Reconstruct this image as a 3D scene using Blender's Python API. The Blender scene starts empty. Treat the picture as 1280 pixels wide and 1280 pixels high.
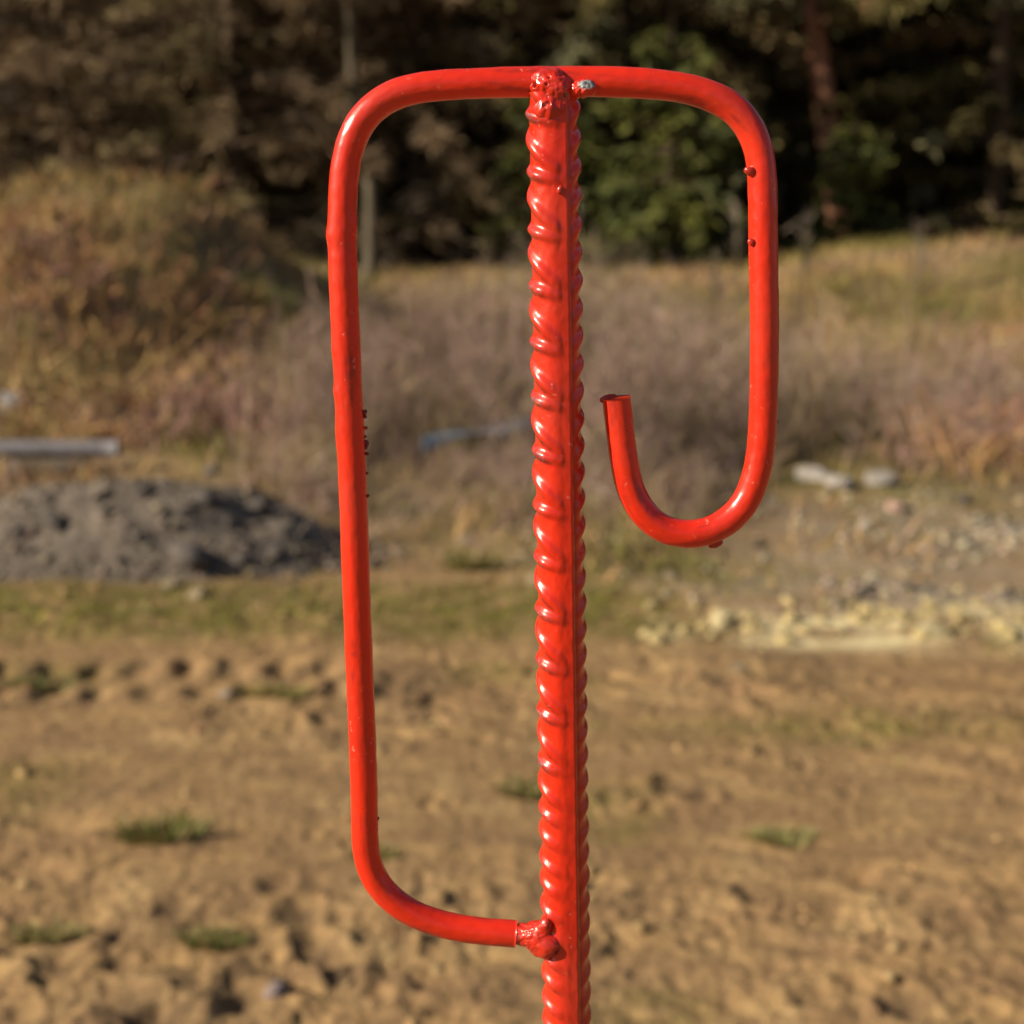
import bpy, math, random
import numpy as np
from mathutils import Vector

R = math.radians
SC = bpy.context.scene
COL = SC.collection
rng = np.random.default_rng(7)
random.seed(7)

# ------------------------------------------------------------------ camera
CAM_H, PITCH, LENS, SENS = 1.30, R(11.5), 35.0, 24.0
cam_data = bpy.data.cameras.new('camera')
cam = bpy.data.objects.new('camera', cam_data)
COL.objects.link(cam)
cam.location = (0, 0, CAM_H)
cam.rotation_euler = (R(90) - PITCH, 0, 0)
cam_data.lens = LENS
cam_data.sensor_width = SENS
cam_data.clip_start = 0.02
cam_data.clip_end = 3000
cam_data.dof.use_dof = True
cam_data.dof.focus_distance = 0.520
cam_data.dof.aperture_fstop = 7.0
SC.camera = cam

# ------------------------------------------------------------------ light
SUN_AZ, SUN_EL = R(72), R(28)               # 70 degrees to the left of the direction towards the camera
to_sun = Vector((-math.sin(SUN_AZ) * math.cos(SUN_EL), -math.cos(SUN_AZ) * math.cos(SUN_EL), math.sin(SUN_EL)))
world = bpy.data.worlds.new('World')
SC.world = world
world.use_nodes = True
wn = world.node_tree
sky = wn.nodes.new('ShaderNodeTexSky')
sky.sky_type = 'NISHITA'
sky.sun_disc = False
sky.sun_elevation = SUN_EL
sky.sun_rotation = math.atan2(to_sun.x, to_sun.y)
sky.air_density = 1.0
sky.dust_density = 1.5
bg = wn.nodes['Background']
wn.links.new(sky.outputs[0], bg.inputs['Color'])
bg.inputs['Strength'].default_value = 0.05
sd = bpy.data.lights.new('sun', 'SUN')
sd.energy = 5.0
sd.angle = R(0.5)
sd.color = (1.0, 0.90, 0.71)
sun = bpy.data.objects.new('sun', sd)
COL.objects.link(sun)
sun.rotation_euler = to_sun.to_track_quat('Z', 'Y').to_euler()
SC.view_settings.view_transform = 'Standard'
SC.view_settings.look = 'None'
SC.view_settings.gamma = 1
SC.view_settings.exposure = 0.45
SC.cycles.max_bounces = 6
SC.cycles.use_denoising = True

# ------------------------------------------------------------------ measuring helpers
FPX = 1280 * LENS / SENS
CP, SP = math.cos(PITCH), math.sin(PITCH)


def ray(u, v):
    a, b = (u - 640) / FPX, (v - 640) / FPX
    return np.array([a, CP - b * SP, -SP - b * CP])


def at_depth(u, v, y):                     # point of the photograph's ray that lies y metres ahead
    d = ray(u, v)
    return np.array([0, 0, CAM_H]) + d * (y / d[1])


# ------------------------------------------------------------------ noise
def _hash(ix, iy, seed):
    n = (ix.astype(np.int64) * 374761393 + iy.astype(np.int64) * 668265263 + seed * 1442695041) & 0xffffffff
    n = ((n ^ (n >> 13)) * 1274126177) & 0xffffffff
    n = (n ^ (n >> 16)) & 0xffffffff
    return n / 4294967295.0


def vnoise(x, y, seed=0):                  # gradient noise, about -1..1
    x = np.asarray(x, float); y = np.asarray(y, float)
    ix, iy = np.floor(x), np.floor(y)
    fx, fy = x - ix, y - iy
    ux, uy = fx * fx * fx * (fx * (fx * 6 - 15) + 10), fy * fy * fy * (fy * (fy * 6 - 15) + 10)

    def g(dx, dy):
        a = _hash(ix + dx, iy + dy, seed) * 2 * math.pi
        return np.cos(a) * (fx - dx) + np.sin(a) * (fy - dy)
    n0 = g(0, 0) * (1 - ux) + g(1, 0) * ux
    n1 = g(0, 1) * (1 - ux) + g(1, 1) * ux
    return (n0 * (1 - uy) + n1 * uy) * 1.5


def fbm(x, y, octaves=4, seed=0, gain=0.5):
    t, a = 0, 1.0
    for k in range(octaves):
        t = t + a * vnoise(np.asarray(x) * 2 ** k + 17.3 * k, np.asarray(y) * 2 ** k - 9.1 * k, seed + k)
        a *= gain
    return t


def sstep(a, b, x):
    t = np.clip((np.asarray(x, float) - a) / (b - a), 0, 1)
    return t * t * (3 - 2 * t)


# ------------------------------------------------------------------ terrain height
def gpix(u, v):
    d = ray(u, v)
    t = CAM_H / -d[2]
    return d[0] * t, d[1] * t


# (pixel of the pit in the photograph, radius m, depth m)
PITS = [(960, 937, .030, .030), (1000, 952, .034, .030), (1052, 908, .04, .03), (1090, 930, .045, .026), (838, 985, .05, .045),
        (872, 995, .045, .035), (812, 1015, .03, .025), (935, 1117, .035, .022), (1256, 1149, .045, .025), (945, 1150, .022, .016),
        (372, 1143, .05, .035), (345, 1108, .04, .028), (402, 1190, .05, .04), (425, 1215, .05, .04), (385, 1175, .04, .03), (300, 1245, .05, .04),
        (160, 1275, .07, .06), (205, 1282, .06, .05), (72, 1208, .05, .035), (145, 1168, .035, .022), (220, 1138, .04, .03),
        (150, 1200, .03, .02), (390, 1052, .022, .016), (434, 1060, .02, .015), (490, 940, .03, .025), (520, 900, .03, .02),
        (600, 930, .03, .02), (560, 1010, .025, .02), (1145, 780, .05, .04), (905, 850, .06, .03), (985, 850, .05, .025),
        (1190, 900, .04, .025), (1060, 990, .03, .02), (1040, 905, .03, .02), (925, 925, .025, .02), (760, 1000, .03, .025),
        (790, 940, .03, .02), (860, 1130, .03, .018), (1020, 1250, .04, .025), (1130, 1260, .05, .03), (700, 1040, .03, .02), (765, 1110, .03, .018), (630, 1120, .04, .02)]
PITS = [gpix(u, v) + (r * .68, d * .65) for u, v, r, d in PITS]


def macro(x, y):
    h = 0.52 * sstep(7.5, 17, y) + 0.9 * sstep(24, 60, y)
    h = h + 1.12 * np.exp(-(((x + 3.75) / np.where(x > -3.75, 1.55, 3.2)) ** 2) - ((y - 12.3) / 3.0) ** 2)
    h = h + 0.38 * np.exp(-(((x + 2.55) / .6) ** 2) - ((y - 13.0) / 1.6) ** 2)
    h = h + 0.46 * np.exp(-(((x - 4.6) / 1.9) ** 2) - ((y - 15.5) / 2.5) ** 2)
    h = h + 0.10 * fbm(x * .35, y * .35, 3, 5) * sstep(5.5, 9, y)
    h = h + 0.11 * fbm(x * 1.1, y * .9, 3, 6) * sstep(7.8, 9.5, y) * (1 - sstep(-2.0, -.6, x)) * (1 - sstep(16, 20, y))
    return h


def terrain(x, y):
    x = np.asarray(x, float); y = np.asarray(y, float)
    r = np.hypot(x, y)
    near = 1 - sstep(6.0, 9.0, r)
    h = macro(x, y)
    # churned sand: lumps drawn out along a slant
    a = R(28)
    xr, yr = x * math.cos(a) + y * math.sin(a), -x * math.sin(a) + y * math.cos(a)
    wx = x + .05 * vnoise(x * 6, y * 6, 31); wy = y + .05 * vnoise(x * 6, y * 6, 32)
    xr2, yr2 = wx * math.cos(a) + wy * math.sin(a), -wx * math.sin(a) + wy * math.cos(a)
    rough = .30 + .62 * sstep(-.35, .45, vnoise(x * 1.2, y * 1.4, 77))
    h = h + near * .020 * fbm(x * 1.1, y * 1.1, 2, 11)
    b2 = R(-20)
    xs2, ys2 = wx * math.cos(b2) + wy * math.sin(b2), -wx * math.sin(b2) + wy * math.cos(b2)
    sw = sstep(-.25, .35, x + .2 * vnoise(x, y, 26))
    h = h + near * (1 - sw) * rough * (.012 * fbm(xr2 * 4.5, yr2 * 9, 2, 3, .5) + .0105 * fbm(xr2 * 10, yr2 * 19, 3, 25, .5))
    h = h + near * sw * rough * (.013 * fbm(xs2 * 3.2, ys2 * 10, 2, 27, .5) + .010 * fbm(xs2 * 8, ys2 * 21, 3, 28, .5))
    ridge = 1 - np.abs(vnoise(xr2 * 8, yr2 * 15, 41))
    h = h + near * rough * .008 * ridge ** 3
    h = h + near * (.3 + rough) * .003 * fbm(x * 34, y * 34, 2, 21)
    pk = np.clip(vnoise(wx * 8, wy * 11, 55) - .5, 0, 1) * sstep(.0, .4, vnoise(x * 1.6, y * 1.6, 56))
    h = h - near * .07 * pk
    # tyre tread print: a row of lumps
    wob = .03 * vnoise(x * 1.5, x * 0, 60)
    for y0, ph, x1 in ((4.15, 0.0, -.42), (3.93, .45, -.30)):
        w = np.exp(-((y - y0 - wob) / (.085 if ph == 0 else .07)) ** 4)
        fade = (1 - sstep(x1 - .15, x1 + .1, x)) * sstep(-3.5, -3.0, x)
        p = (x / .134 + ph + .15 * vnoise(x * 3, y * 3, 61)) % 1.0
        lug = sstep(0, .42, p) * (1 - sstep(.55, .95, p))
        amp = .036 if ph == 0 else .030
        h = h + w * fade * amp * (.65 + .5 * vnoise(x * 7, y * 7, 62)) * (lug - .45)
    for px, py, pr, pd in PITS:
        d2 = ((x - px) ** 2 + ((y - py) * .8) ** 2) / (pr * pr)
        h = h - .55 * pd * np.exp(-d2) + .22 * pd * np.exp(-(np.sqrt(d2) - 1.7) ** 2 * 3)
    return h


def hz(x, y):
    return float(terrain(np.array([x]), np.array([y]))[0])


def ground_at(u, v):                       # where the photograph's ray meets the terrain
    d = ray(u, v)
    ts = np.concatenate([np.linspace(1.0, 12, 1500), np.linspace(12, 60, 800)])
    px, py, pz = d[0] * ts, d[1] * ts, CAM_H + d[2] * ts
    below = np.nonzero(pz <= macro(px, py))[0]
    k = below[0] if len(below) else len(ts) - 1
    return px[k], py[k], hz(px[k], py[k])


# ------------------------------------------------------------------ object helpers
def mesh_from(name, verts, faces, mat=None, smooth=True, attrs=None, colors=None):
    me = bpy.data.meshes.new(name)
    verts = np.asarray(verts, np.float32)
    if isinstance(faces, np.ndarray):
        n = faces.shape[1]
        me.vertices.add(len(verts)); me.vertices.foreach_set('co', verts.ravel())
        me.loops.add(faces.size); me.loops.foreach_set('vertex_index', faces.astype(np.int32).ravel())
        me.polygons.add(len(faces)); me.polygons.foreach_set('loop_start', np.arange(0, faces.size, n, dtype=np.int32))
        me.update(calc_edges=True)
    else:
        me.from_pydata([tuple(map(float, v)) for v in verts], [], faces)
    if smooth:
        me.polygons.foreach_set('use_smooth', np.ones(len(me.polygons), bool))
    for k, a in (attrs or {}).items():
        at = me.attributes.new(k, 'FLOAT', 'POINT'); at.data.foreach_set('value', np.asarray(a, np.float32).ravel())
    if colors is not None:
        c = np.ones((len(verts), 4), np.float32); c[:, :3] = colors
        at = me.attributes.new('tint', 'FLOAT_COLOR', 'POINT'); at.data.foreach_set('color', c.ravel())
    if mat:
        me.materials.append(mat)
    me.validate()
    return me


def link(name, data, parent=None, loc=None):
    o = bpy.data.objects.new(name, data)
    COL.objects.link(o)
    if parent is not None:
        o.parent = parent
    if loc is not None:
        o.location = loc
    return o


def tag(o, label=None, cat=None, group=None, kind=None):
    if label: o['label'] = label
    if cat: o['category'] = cat
    if group: o['group'] = group
    if kind: o['kind'] = kind
    return o


def copy_tree(o, parent=None):
    c = o.copy(); COL.objects.link(c)
    if parent is not None:
        c.parent = parent
    for ch in o.children:
        copy_tree(ch, c)
    return c


class Nodes:
    def __init__(self, name):
        self.m = bpy.data.materials.new(name); self.m.use_nodes = True
        self.t = self.m.node_tree
        self.b = self.t.nodes['Principled BSDF']

    def n(self, typ, **kw):
        nd = self.t.nodes.new(typ)
        for k, v in kw.items():
            if k.startswith('_'):
                setattr(nd, k[1:], v)
            else:
                nd.inputs[k.replace('__', ' ')].default_value = v
        return nd

    def l(self, a, b):
        self.t.links.new(a, b)

    def noise(self, scale, detail=4, rough=.55, vec=None, dist=0.0):
        nd = self.n('ShaderNodeTexNoise', Scale=scale, Detail=detail, Roughness=rough, Distortion=dist)
        if vec: self.l(vec, nd.inputs['Vector'])
        return nd.outputs['Fac']

    def ramp(self, fac, stops):
        nd = self.n('ShaderNodeValToRGB')
        el = nd.color_ramp.elements
        while len(el) < len(stops): el.new(0.5)
        for e, (p, c) in zip(el, stops):
            e.position = p
            e.color = (c[0], c[1], c[2], 1) if not np.isscalar(c) else (c, c, c, 1)
        self.l(fac, nd.inputs[0])
        return nd.outputs[0]

    def mix(self, fac, a, b, mode='MIX'):
        nd = self.n('ShaderNodeMix', _data_type='RGBA', _blend_type=mode)
        for src, i in ((fac, 0), (a, 6), (b, 7)):
            if hasattr(src, 'is_output'): self.l(src, nd.inputs[i])
            elif np.isscalar(src): nd.inputs[i].default_value = src
            else: nd.inputs[i].default_value = (*src, 1)
        return nd.outputs[2]

    def math(self, op, a, b=None):
        nd = self.n('ShaderNodeMath', _operation=op)
        for src, i in ((a, 0), (b, 1)):
            if src is None: continue
            if hasattr(src, 'is_output'): self.l(src, nd.inputs[i])
            else: nd.inputs[i].default_value = src
        return nd.outputs[0]

    def attr(self, name, col=False):
        nd = self.n('ShaderNodeAttribute', _attribute_name=name)
        return nd.outputs['Color'] if col else nd.outputs['Fac']

    def bump(self, h, strength, dist):
        nd = self.n('ShaderNodeBump', Strength=strength, Distance=dist)
        self.l(h, nd.inputs['Height']); self.l(nd.outputs[0], self.b.inputs['Normal'])

    def coord(self, out='Object'):
        return self.n('ShaderNodeTexCoord').outputs[out]


def tinted(name, rough=.8, spec=.2, noise_scale=None):
    k = Nodes(name)
    c = k.attr('tint', True)
    if noise_scale:
        f = k.ramp(k.noise(noise_scale, 4, .6, k.coord()), [(.3, .6), (.7, 1.25)])
        c = k.mix(1.0, c, f, 'MULTIPLY')
    k.l(c, k.b.inputs['Base Color'])
    k.b.inputs['Roughness'].default_value = rough
    k.b.inputs['Specular IOR Level'].default_value = spec
    return k.m


# ------------------------------------------------------------------ materials
def mat_paint():
    k = Nodes('red_paint')
    co = k.coord()
    wear = k.attr('wear'); cav = k.attr('grime_shade')
    n1 = k.noise(260, 5, .6, co); n2 = k.noise(900, 3, .6, co); n3 = k.noise(45, 3, .5, co)
    red = k.mix(k.ramp(n3, [(.3, 0), (.7, 1)]), (.74, .027, .006), (.62, .021, .006))
    red = k.mix(k.ramp(k.noise(18, 4, .6, co), [(.50, 0), (.72, .16)]), red, (.42, .11, .07))
    # grime in hollows and loose smudges, plus painted shade in creases and holes
    sm = k.ramp(n1, [(.52, 0), (.68, 1)])
    g = k.math('MULTIPLY', cav, k.ramp(n1, [(.30, 0), (.54, 1)]))
    g2 = k.math('MULTIPLY', sm, k.ramp(n3, [(.56, 0), (.72, .16)]))
    red = k.mix(k.math('MINIMUM', k.math('ADD', g, g2), .85), red, (.085, .014, .012))
    # rubbed crests where grey steel shows as specks
    smear = k.math('MULTIPLY', wear, k.ramp(n1, [(.36, 0), (.54, .85)]))
    red = k.mix(smear, red, (.20, .022, .018))
    w = k.math('MULTIPLY', wear, k.ramp(n2, [(.50, 0), (.60, 1)]))
    red = k.mix(w, red, (.17, .15, .17))
    sc_ = k.math('MULTIPLY', k.ramp(k.noise(420, 2, .5, co), [(.66, 0), (.70, 1)]), k.ramp(n3, [(.5, 0), (.6, .7)]))
    red = k.mix(sc_, red, (.78, .16, .11))
    k.l(red, k.b.inputs['Base Color'])
    rg = k.ramp(n1, [(.3, .26), (.7, .38)])
    k.b.inputs['Coat Weight'].default_value = .4
    k.b.inputs['Coat Roughness'].default_value = .13
    k.l(rg, k.b.inputs['Roughness'])
    k.b.inputs['Specular IOR Level'].default_value = .42
    h = k.math('ADD', k.math('MULTIPLY', k.noise(140, 3, .5, co), .7), k.math('MULTIPLY', n2, .16))
    k.bump(h, .35, .0005)
    return k.m


def mat_steel():
    k = Nodes('bare_steel')
    co = k.coord()
    n = k.noise(900, 4, .6, co)
    k.l(k.ramp(n, [(.35, (.05, .03, .03)), (.5, (.26, .27, .28)), (.75, (.45, .46, .48))]), k.b.inputs['Base Color'])
    k.b.inputs['Metallic'].default_value = .3
    k.b.inputs['Roughness'].default_value = .45
    k.bump(n, .8, .0006)
    return k.m


def mat_ground():
    k = Nodes('sandy_ground')
    co = k.coord()
    big = k.noise(.9, 4, .6, co); mid = k.noise(5, 5, .62, co); fine = k.noise(38, 5, .65, co); grit = k.noise(160, 3, .6, co)
    sand = k.ramp(mid, [(.28, (.325, .198, .085)), (.5, (.42, .266, .118)), (.72, (.49, .333, .158))])
    mps = k.n('ShaderNodeMapping'); mps.inputs['Rotation'].default_value = (0, 0, -R(28)); mps.inputs['Scale'].default_value = (3.5, 9, 4)
    k.l(co, mps.inputs['Vector'])
    streak = k.noise(1.0, 5, .6, mps.outputs[0])
    sand = k.mix(k.ramp(big, [(.35, 0), (.65, .45)]), sand, (.42, .242, .108))
    sand = k.mix(k.ramp(streak, [(.44, .55), (.60, 0)]), sand, (.20, .118, .066))
    sand = k.mix(k.ramp(fine, [(.40, .55), (.56, 0)]), sand, (.21, .125, .065))
    sand = k.mix(k.ramp(grit, [(.62, 0), (.74, .5)]), sand, (.46, .36, .23))
    damp_shade = k.math('MULTIPLY', k.attr('damp_shade'), k.ramp(mid, [(.3, .35), (.6, 1)]))
    sand = k.mix(damp_shade, sand, (.105, .068, .040))
    dry0 = k.mix(k.ramp(k.noise(3.2, 5, .65, co), [(.35, 0), (.62, 1)]), (.30, .21, .105), (.19, .15, .062))
    far = k.ramp(k.noise(.9, 5, .65, co), [(.34, (.135, .125, .036)), (.46, (.25, .165, .075)), (.56, (.20, .125, .092)), (.70, (.29, .17, .075))])
    dry = k.mix(.6, dry0, far)
    c = k.mix(k.attr('soil'), sand, dry)
    gr = k.mix(k.ramp(k.noise(30, 4, .6, co), [(.35, 0), (.65, 1)]), (.23, .18, .13), (.38, .31, .23))
    c = k.mix(k.attr('gravel'), c, gr)
    c = k.mix(k.attr('yellow'), c, k.mix(k.ramp(fine, [(.35, 0), (.65, 1)]), (.60, .46, .23), (.80, .68, .41)))
    mossf = k.math('MULTIPLY', k.attr('moss'), k.ramp(k.noise(9, 5, .7, co), [(.36, 0), (.56, 1)]))
    moss = k.mix(k.ramp(fine, [(.35, 0), (.65, 1)]), (.105, .095, .018), (.19, .165, .035))
    c = k.mix(mossf, c, moss)
    k.l(c, k.b.inputs['Base Color'])
    k.b.inputs['Roughness'].default_value = .95
    k.b.inputs['Specular IOR Level'].default_value = .15
    h = k.math('ADD', k.math('MULTIPLY', fine, .7), k.math('MULTIPLY', grit, .2))
    k.bump(h, .9, .02)
    return k.m


def mat_stone(name, a, b, scale=14):
    k = Nodes(name)
    co = k.coord()
    n = k.noise(scale, 6, .65, co); n2 = k.noise(scale * 5, 4, .6, co)
    c = k.mix(k.ramp(n, [(.35, 0), (.65, 1)]), a, b)
    c = k.mix(k.ramp(n2, [(.58, 0), (.72, .6)]), c, tuple(x * .45 for x in a))
    oi = k.n('ShaderNodeObjectInfo').outputs['Random']
    c = k.mix(1.0, c, k.ramp(oi, [(0, .72), (1, 1.2)]), 'MULTIPLY')
    k.l(c, k.b.inputs['Base Color'])
    k.b.inputs['Roughness'].default_value = .9
    k.b.inputs['Specular IOR Level'].default_value = .2
    k.bump(n2, .7, .01)
    return k.m


def mat_bark(name, a, b):
    k = Nodes(name)
    mp = k.n('ShaderNodeMapping'); mp.inputs['Scale'].default_value = (9, 9, 2)
    k.l(k.coord(), mp.inputs['Vector'])
    n = k.noise(1.6, 6, .65, mp.outputs[0])
    k.l(k.ramp(n, [(.35, a), (.65, b)]), k.b.inputs['Base Color'])
    k.b.inputs['Roughness'].default_value = .95
    k.b.inputs['Specular IOR Level'].default_value = .1
    k.bump(n, 1, .03)
    return k.m


def mat_plain(name, a, b, rough, scale=20):
    k = Nodes(name)
    n = k.noise(scale, 5, .6, k.coord())
    k.l(k.ramp(n, [(.3, a), (.7, b)]), k.b.inputs['Base Color'])
    k.b.inputs['Roughness'].default_value = rough
    k.bump(n, .3, .005)
    return k.m


M_PAINT = mat_paint()
M_STEEL = mat_steel()
M_GROUND = mat_ground()
M_WEED = tinted('dead_stalks', .85, .15)
M_GRASS = tinted('grass_blades', .7, .25)
M_NEEDLE = tinted('needles', .75, .2)
M_CLOD = tinted('sand_lumps', .95, .1, 30)
M_GRAVEL = tinted('gravel_stone', .9, .2, 40)
M_WHITE = mat_stone('white_stone', (.37, .32, .28), (.54, .48, .43))
M_YELLOW = mat_stone('yellow_limestone', (.58, .43, .18), (.76, .62, .33))
M_GREY = mat_stone('grey_stone', (.12, .100, .090), (.20, .170, .150))
M_PINK = mat_stone('pink_stone', (.42, .26, .20), (.55, .38, .31))
M_TAN = mat_stone('tan_stone', (.34, .25, .15), (.48, .38, .25))
M_PIPE = mat_plain('grey_pipe', (.13, .12, .135), (.18, .165, .18), .7)
M_TIMBER = mat_plain('weathered_timber', (.17, .145, .11), (.25, .21, .155), .85, 12)
M_SHEET = mat_plain('blue_sheet', (.14, .20, .27), (.22, .29, .35), .6, 8)
M_BARK_RED = mat_bark('pine_bark', (.17, .075, .048), (.36, .18, .115))
M_BARK_BROWN = mat_bark('brown_bark', (.055, .038, .025), (.12, .085, .056))
M_BARK_PALE = mat_bark('pale_bark', (.10, .08, .055), (.19, .155, .11))

# ------------------------------------------------------------------ ground sheet
fine_a = np.linspace(-R(27), R(27), 620)
rest_a = np.linspace(R(27), 2 * math.pi - R(27), 90)[1:-1]
ang = np.concatenate([fine_a, rest_a])
rad = np.concatenate([[.02, .2, .4, .7, 1.0, 1.3, 1.5], np.geomspace(1.62, 10, 430), np.geomspace(10.3, 60, 70), np.geomspace(68, 900, 16)])
RR, AA = np.meshgrid(rad, ang, indexing='ij')
GX, GY = RR * np.sin(AA), RR * np.cos(AA)
GZ = terrain(GX, GY)
nr, na = RR.shape
i, j = np.meshgrid(np.arange(nr - 1), np.arange(na), indexing='ij')
j2 = (j + 1) % na
gf = np.stack([i * na + j, i * na + j2, (i + 1) * na + j2, (i + 1) * na + j], -1).reshape(-1, 4)[:, ::-1]


def zone_gravel(x, y):
    g = np.exp(-((x - 1.35) / .75) ** 2 - ((y - 5.1) / .5) ** 2) * .8
    g = np.maximum(g, .7 * np.exp(-((x - 2.0) / .9) ** 2 - ((y - 5.9) / .5) ** 2))
    return np.clip(g + .35 * fbm(x * 2.2, y * 2.2, 3, 91) * (g > .05), 0, 1)


def zone_moss(x, y):
    m = np.exp(-((y - 4.75) / .34) ** 4) * (1 - sstep(.3, .8, x)) * .95
    m = np.maximum(m, .9 * np.exp(-((x - .55) / .5) ** 2 - ((y - 5.25) / .25) ** 2))
    m = np.maximum(m, .75 * np.exp(-((y - 3.62) / .10) ** 2 - ((x - .9) / .5) ** 2))
    m = np.maximum(m, .42 * sstep(.3, .65, vnoise(x * 2.3, y * 2.3, 95)) * (1 - sstep(5, 7, y)))
    m = np.maximum(m, .5 * sstep(.0, .6, vnoise(x * .5, y * .5, 96)) * sstep(6, 8, y))
    return np.clip(m, 0, 1)


def zone_damp_shade(x, y):
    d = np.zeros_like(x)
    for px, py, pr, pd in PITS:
        d = np.maximum(d, np.exp(-((x - px) ** 2 + (y - py) ** 2) / (pr * pr * 1.2)) * min(1, pd / .024))  # pits: damp sand and the shade of the hollow, both painted dark
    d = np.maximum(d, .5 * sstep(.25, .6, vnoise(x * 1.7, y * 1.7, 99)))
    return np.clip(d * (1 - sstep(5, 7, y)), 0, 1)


def zone_yellow(x, y):
    w = 4.46 + .05 * np.sin(x * 2.5)
    m = np.exp(-((y - w) / .15) ** 2) * sstep(.35, .6, x) * 1.15
    for u_, v_, r_ in ((905, 776, .13), (1160, 785, .16), (1030, 780, .12), (1230, 765, .12)):
        a_, b_ = gpix(u_, v_)
        m = np.maximum(m, 1.5 * np.exp(-(((x - a_) / r_) ** 2 + ((y - b_) / (r_ * .8)) ** 2)))
    return np.clip(m * (.5 + 1.0 * vnoise(x * 4, y * 7, 97)) * 1.2, 0, 1)


attrs = dict(yellow=zone_yellow(GX, GY), gravel=zone_gravel(GX, GY), moss=zone_moss(GX, GY), damp_shade=zone_damp_shade(GX, GY), soil=sstep(5.0, 6.6, GY + .5 * fbm(GX * .8, GY * .8, 2, 93)) + (GY < 0) * .4)
me = mesh_from('ground', np.stack([GX, GY, GZ], -1).reshape(-1, 3), gf, M_GROUND, True, attrs)
tag(link('ground', me), kind='structure')


# ------------------------------------------------------------------ the red stake
Y0 = .52
STAKE_TOP_V = 122


def tube(path, radius, nseg, radius_fn=None, cap=True):
    """Round bar along a path in the vertical plane; returns vertices, faces, arc length, angle."""
    path = np.asarray(path)
    t = np.gradient(path, axis=0); t /= np.linalg.norm(t, axis=1)[:, None]
    e2 = np.array([0, -1., 0])
    n1 = np.cross(t, e2); n1 /= np.linalg.norm(n1, axis=1)[:, None]
    n2 = np.cross(n1, t)
    s = np.concatenate([[0], np.cumsum(np.linalg.norm(np.diff(path, axis=0), axis=1))])
    th = np.linspace(0, 2 * math.pi, nseg, endpoint=False)
    S, T = np.meshgrid(s, th, indexing='ij')
    r = np.full(S.shape, radius) if radius_fn is None else radius_fn(S, T)
    v = path[:, None, :] + r[..., None] * (np.cos(T)[..., None] * n2[:, None, :] + np.sin(T)[..., None] * n1[:, None, :])
    n = len(path)
    a, b = np.meshgrid(np.arange(n - 1), np.arange(nseg), indexing='ij')
    b2 = (b + 1) % nseg
    f = np.stack([a * nseg + b, a * nseg + b2, (a + 1) * nseg + b2, (a + 1) * nseg + b], -1).reshape(-1, 4)[:, ::-1]
    return v.reshape(-1, 3), f, S, T


def close_ends(v, f, nseg, c0, c1):
    v = np.vstack([v, c0, c1]); n = len(v) - 2
    last = n - nseg
    fl = [tuple(q) for q in f]
    for k in range(nseg):
        k2 = (k + 1) % nseg
        fl.append((n, k2, k)); fl.append((n + 1, last + k, last + k2))
    return v, fl


ROD = [(645, 1167.5), (605, 1164), (570, 1159.5), (535, 1150), (503, 1135), (478, 1113), (464, 1090), (457.5, 1066), (456, 1030), (454.4, 960), (447, 780),
       (440, 580), (435.5, 490), (431.8, 410), (428, 300), (429.5, 230), (434.5, 190), (448, 155), (473, 128), (503, 114), (534, 108.2), (592, 104.4),
       (661, 102.3), (720, 101.8), (780, 103), (837, 107), (882, 117), (918, 135), (938.5, 160), (948.5, 185), (952.7, 218), (954.2, 302), (955.5, 400),
       (955, 484), (952.4, 553), (946.5, 590), (932, 629), (912, 650.3), (888, 664), (857, 669), (827, 661.5), (802, 640), (787.6, 611.5), (779.8, 574.4), (775, 537.8), (770.5, 496.5)]


def smooth_path(pix, y, step=.0009, sig=5.0):
    p = np.array([at_depth(u, v, y) for u, v in pix])
    q = []
    for k in range(len(p) - 1):
        p0, p1, p2, p3 = p[max(k - 1, 0)], p[k], p[k + 1], p[min(k + 2, len(p) - 1)]
        a = np.linspace(0, 1, 60, endpoint=False)[:, None]
        # centripetal-like blend that does not overshoot on uneven spacing
        L = np.linalg.norm(p2 - p1)
        m1 = (p2 - p0) / max(np.linalg.norm(p2 - p0), 1e-9) * L; m2 = (p3 - p1) / max(np.linalg.norm(p3 - p1), 1e-9) * L
        q.append((2 * a**3 - 3 * a**2 + 1) * p1 + (a**3 - 2 * a**2 + a) * m1 + (-2 * a**3 + 3 * a**2) * p2 + (a**3 - a**2) * m2)
    q = np.vstack(q + [p[-1:]])
    s = np.concatenate([[0], np.cumsum(np.linalg.norm(np.diff(q, axis=0), axis=1))])
    n = int(s[-1] / step)
    ss = np.linspace(0, s[-1], n)
    r = np.stack([np.interp(ss, s, q[:, c]) for c in range(3)], -1)
    k = np.exp(-.5 * (np.arange(-20, 21) / sig) ** 2); k /= k.sum()
    pad = np.vstack([2 * r[0] - r[20:0:-1], r, 2 * r[-1] - r[-2:-22:-1]])
    return np.stack([np.convolve(pad[:, c], k, 'valid') for c in range(3)], -1)


top = at_depth(691, STAKE_TOP_V - 6, Y0)
low = at_depth(708.2, 1240, Y0)
axis = (low - top) / np.linalg.norm(low - top)
foot = top + axis * ((top[2] + .05) / -axis[2])
gx, gy = foot[0], foot[1]
stake = link('barrier_stake', None, loc=(gx, gy, hz(gx, gy)))
tag(stake, 'glossy red ribbed steel stake with a bent rod forming tall loop and open hook', 'barrier stake')
OFF = np.array(stake.location)


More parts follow.
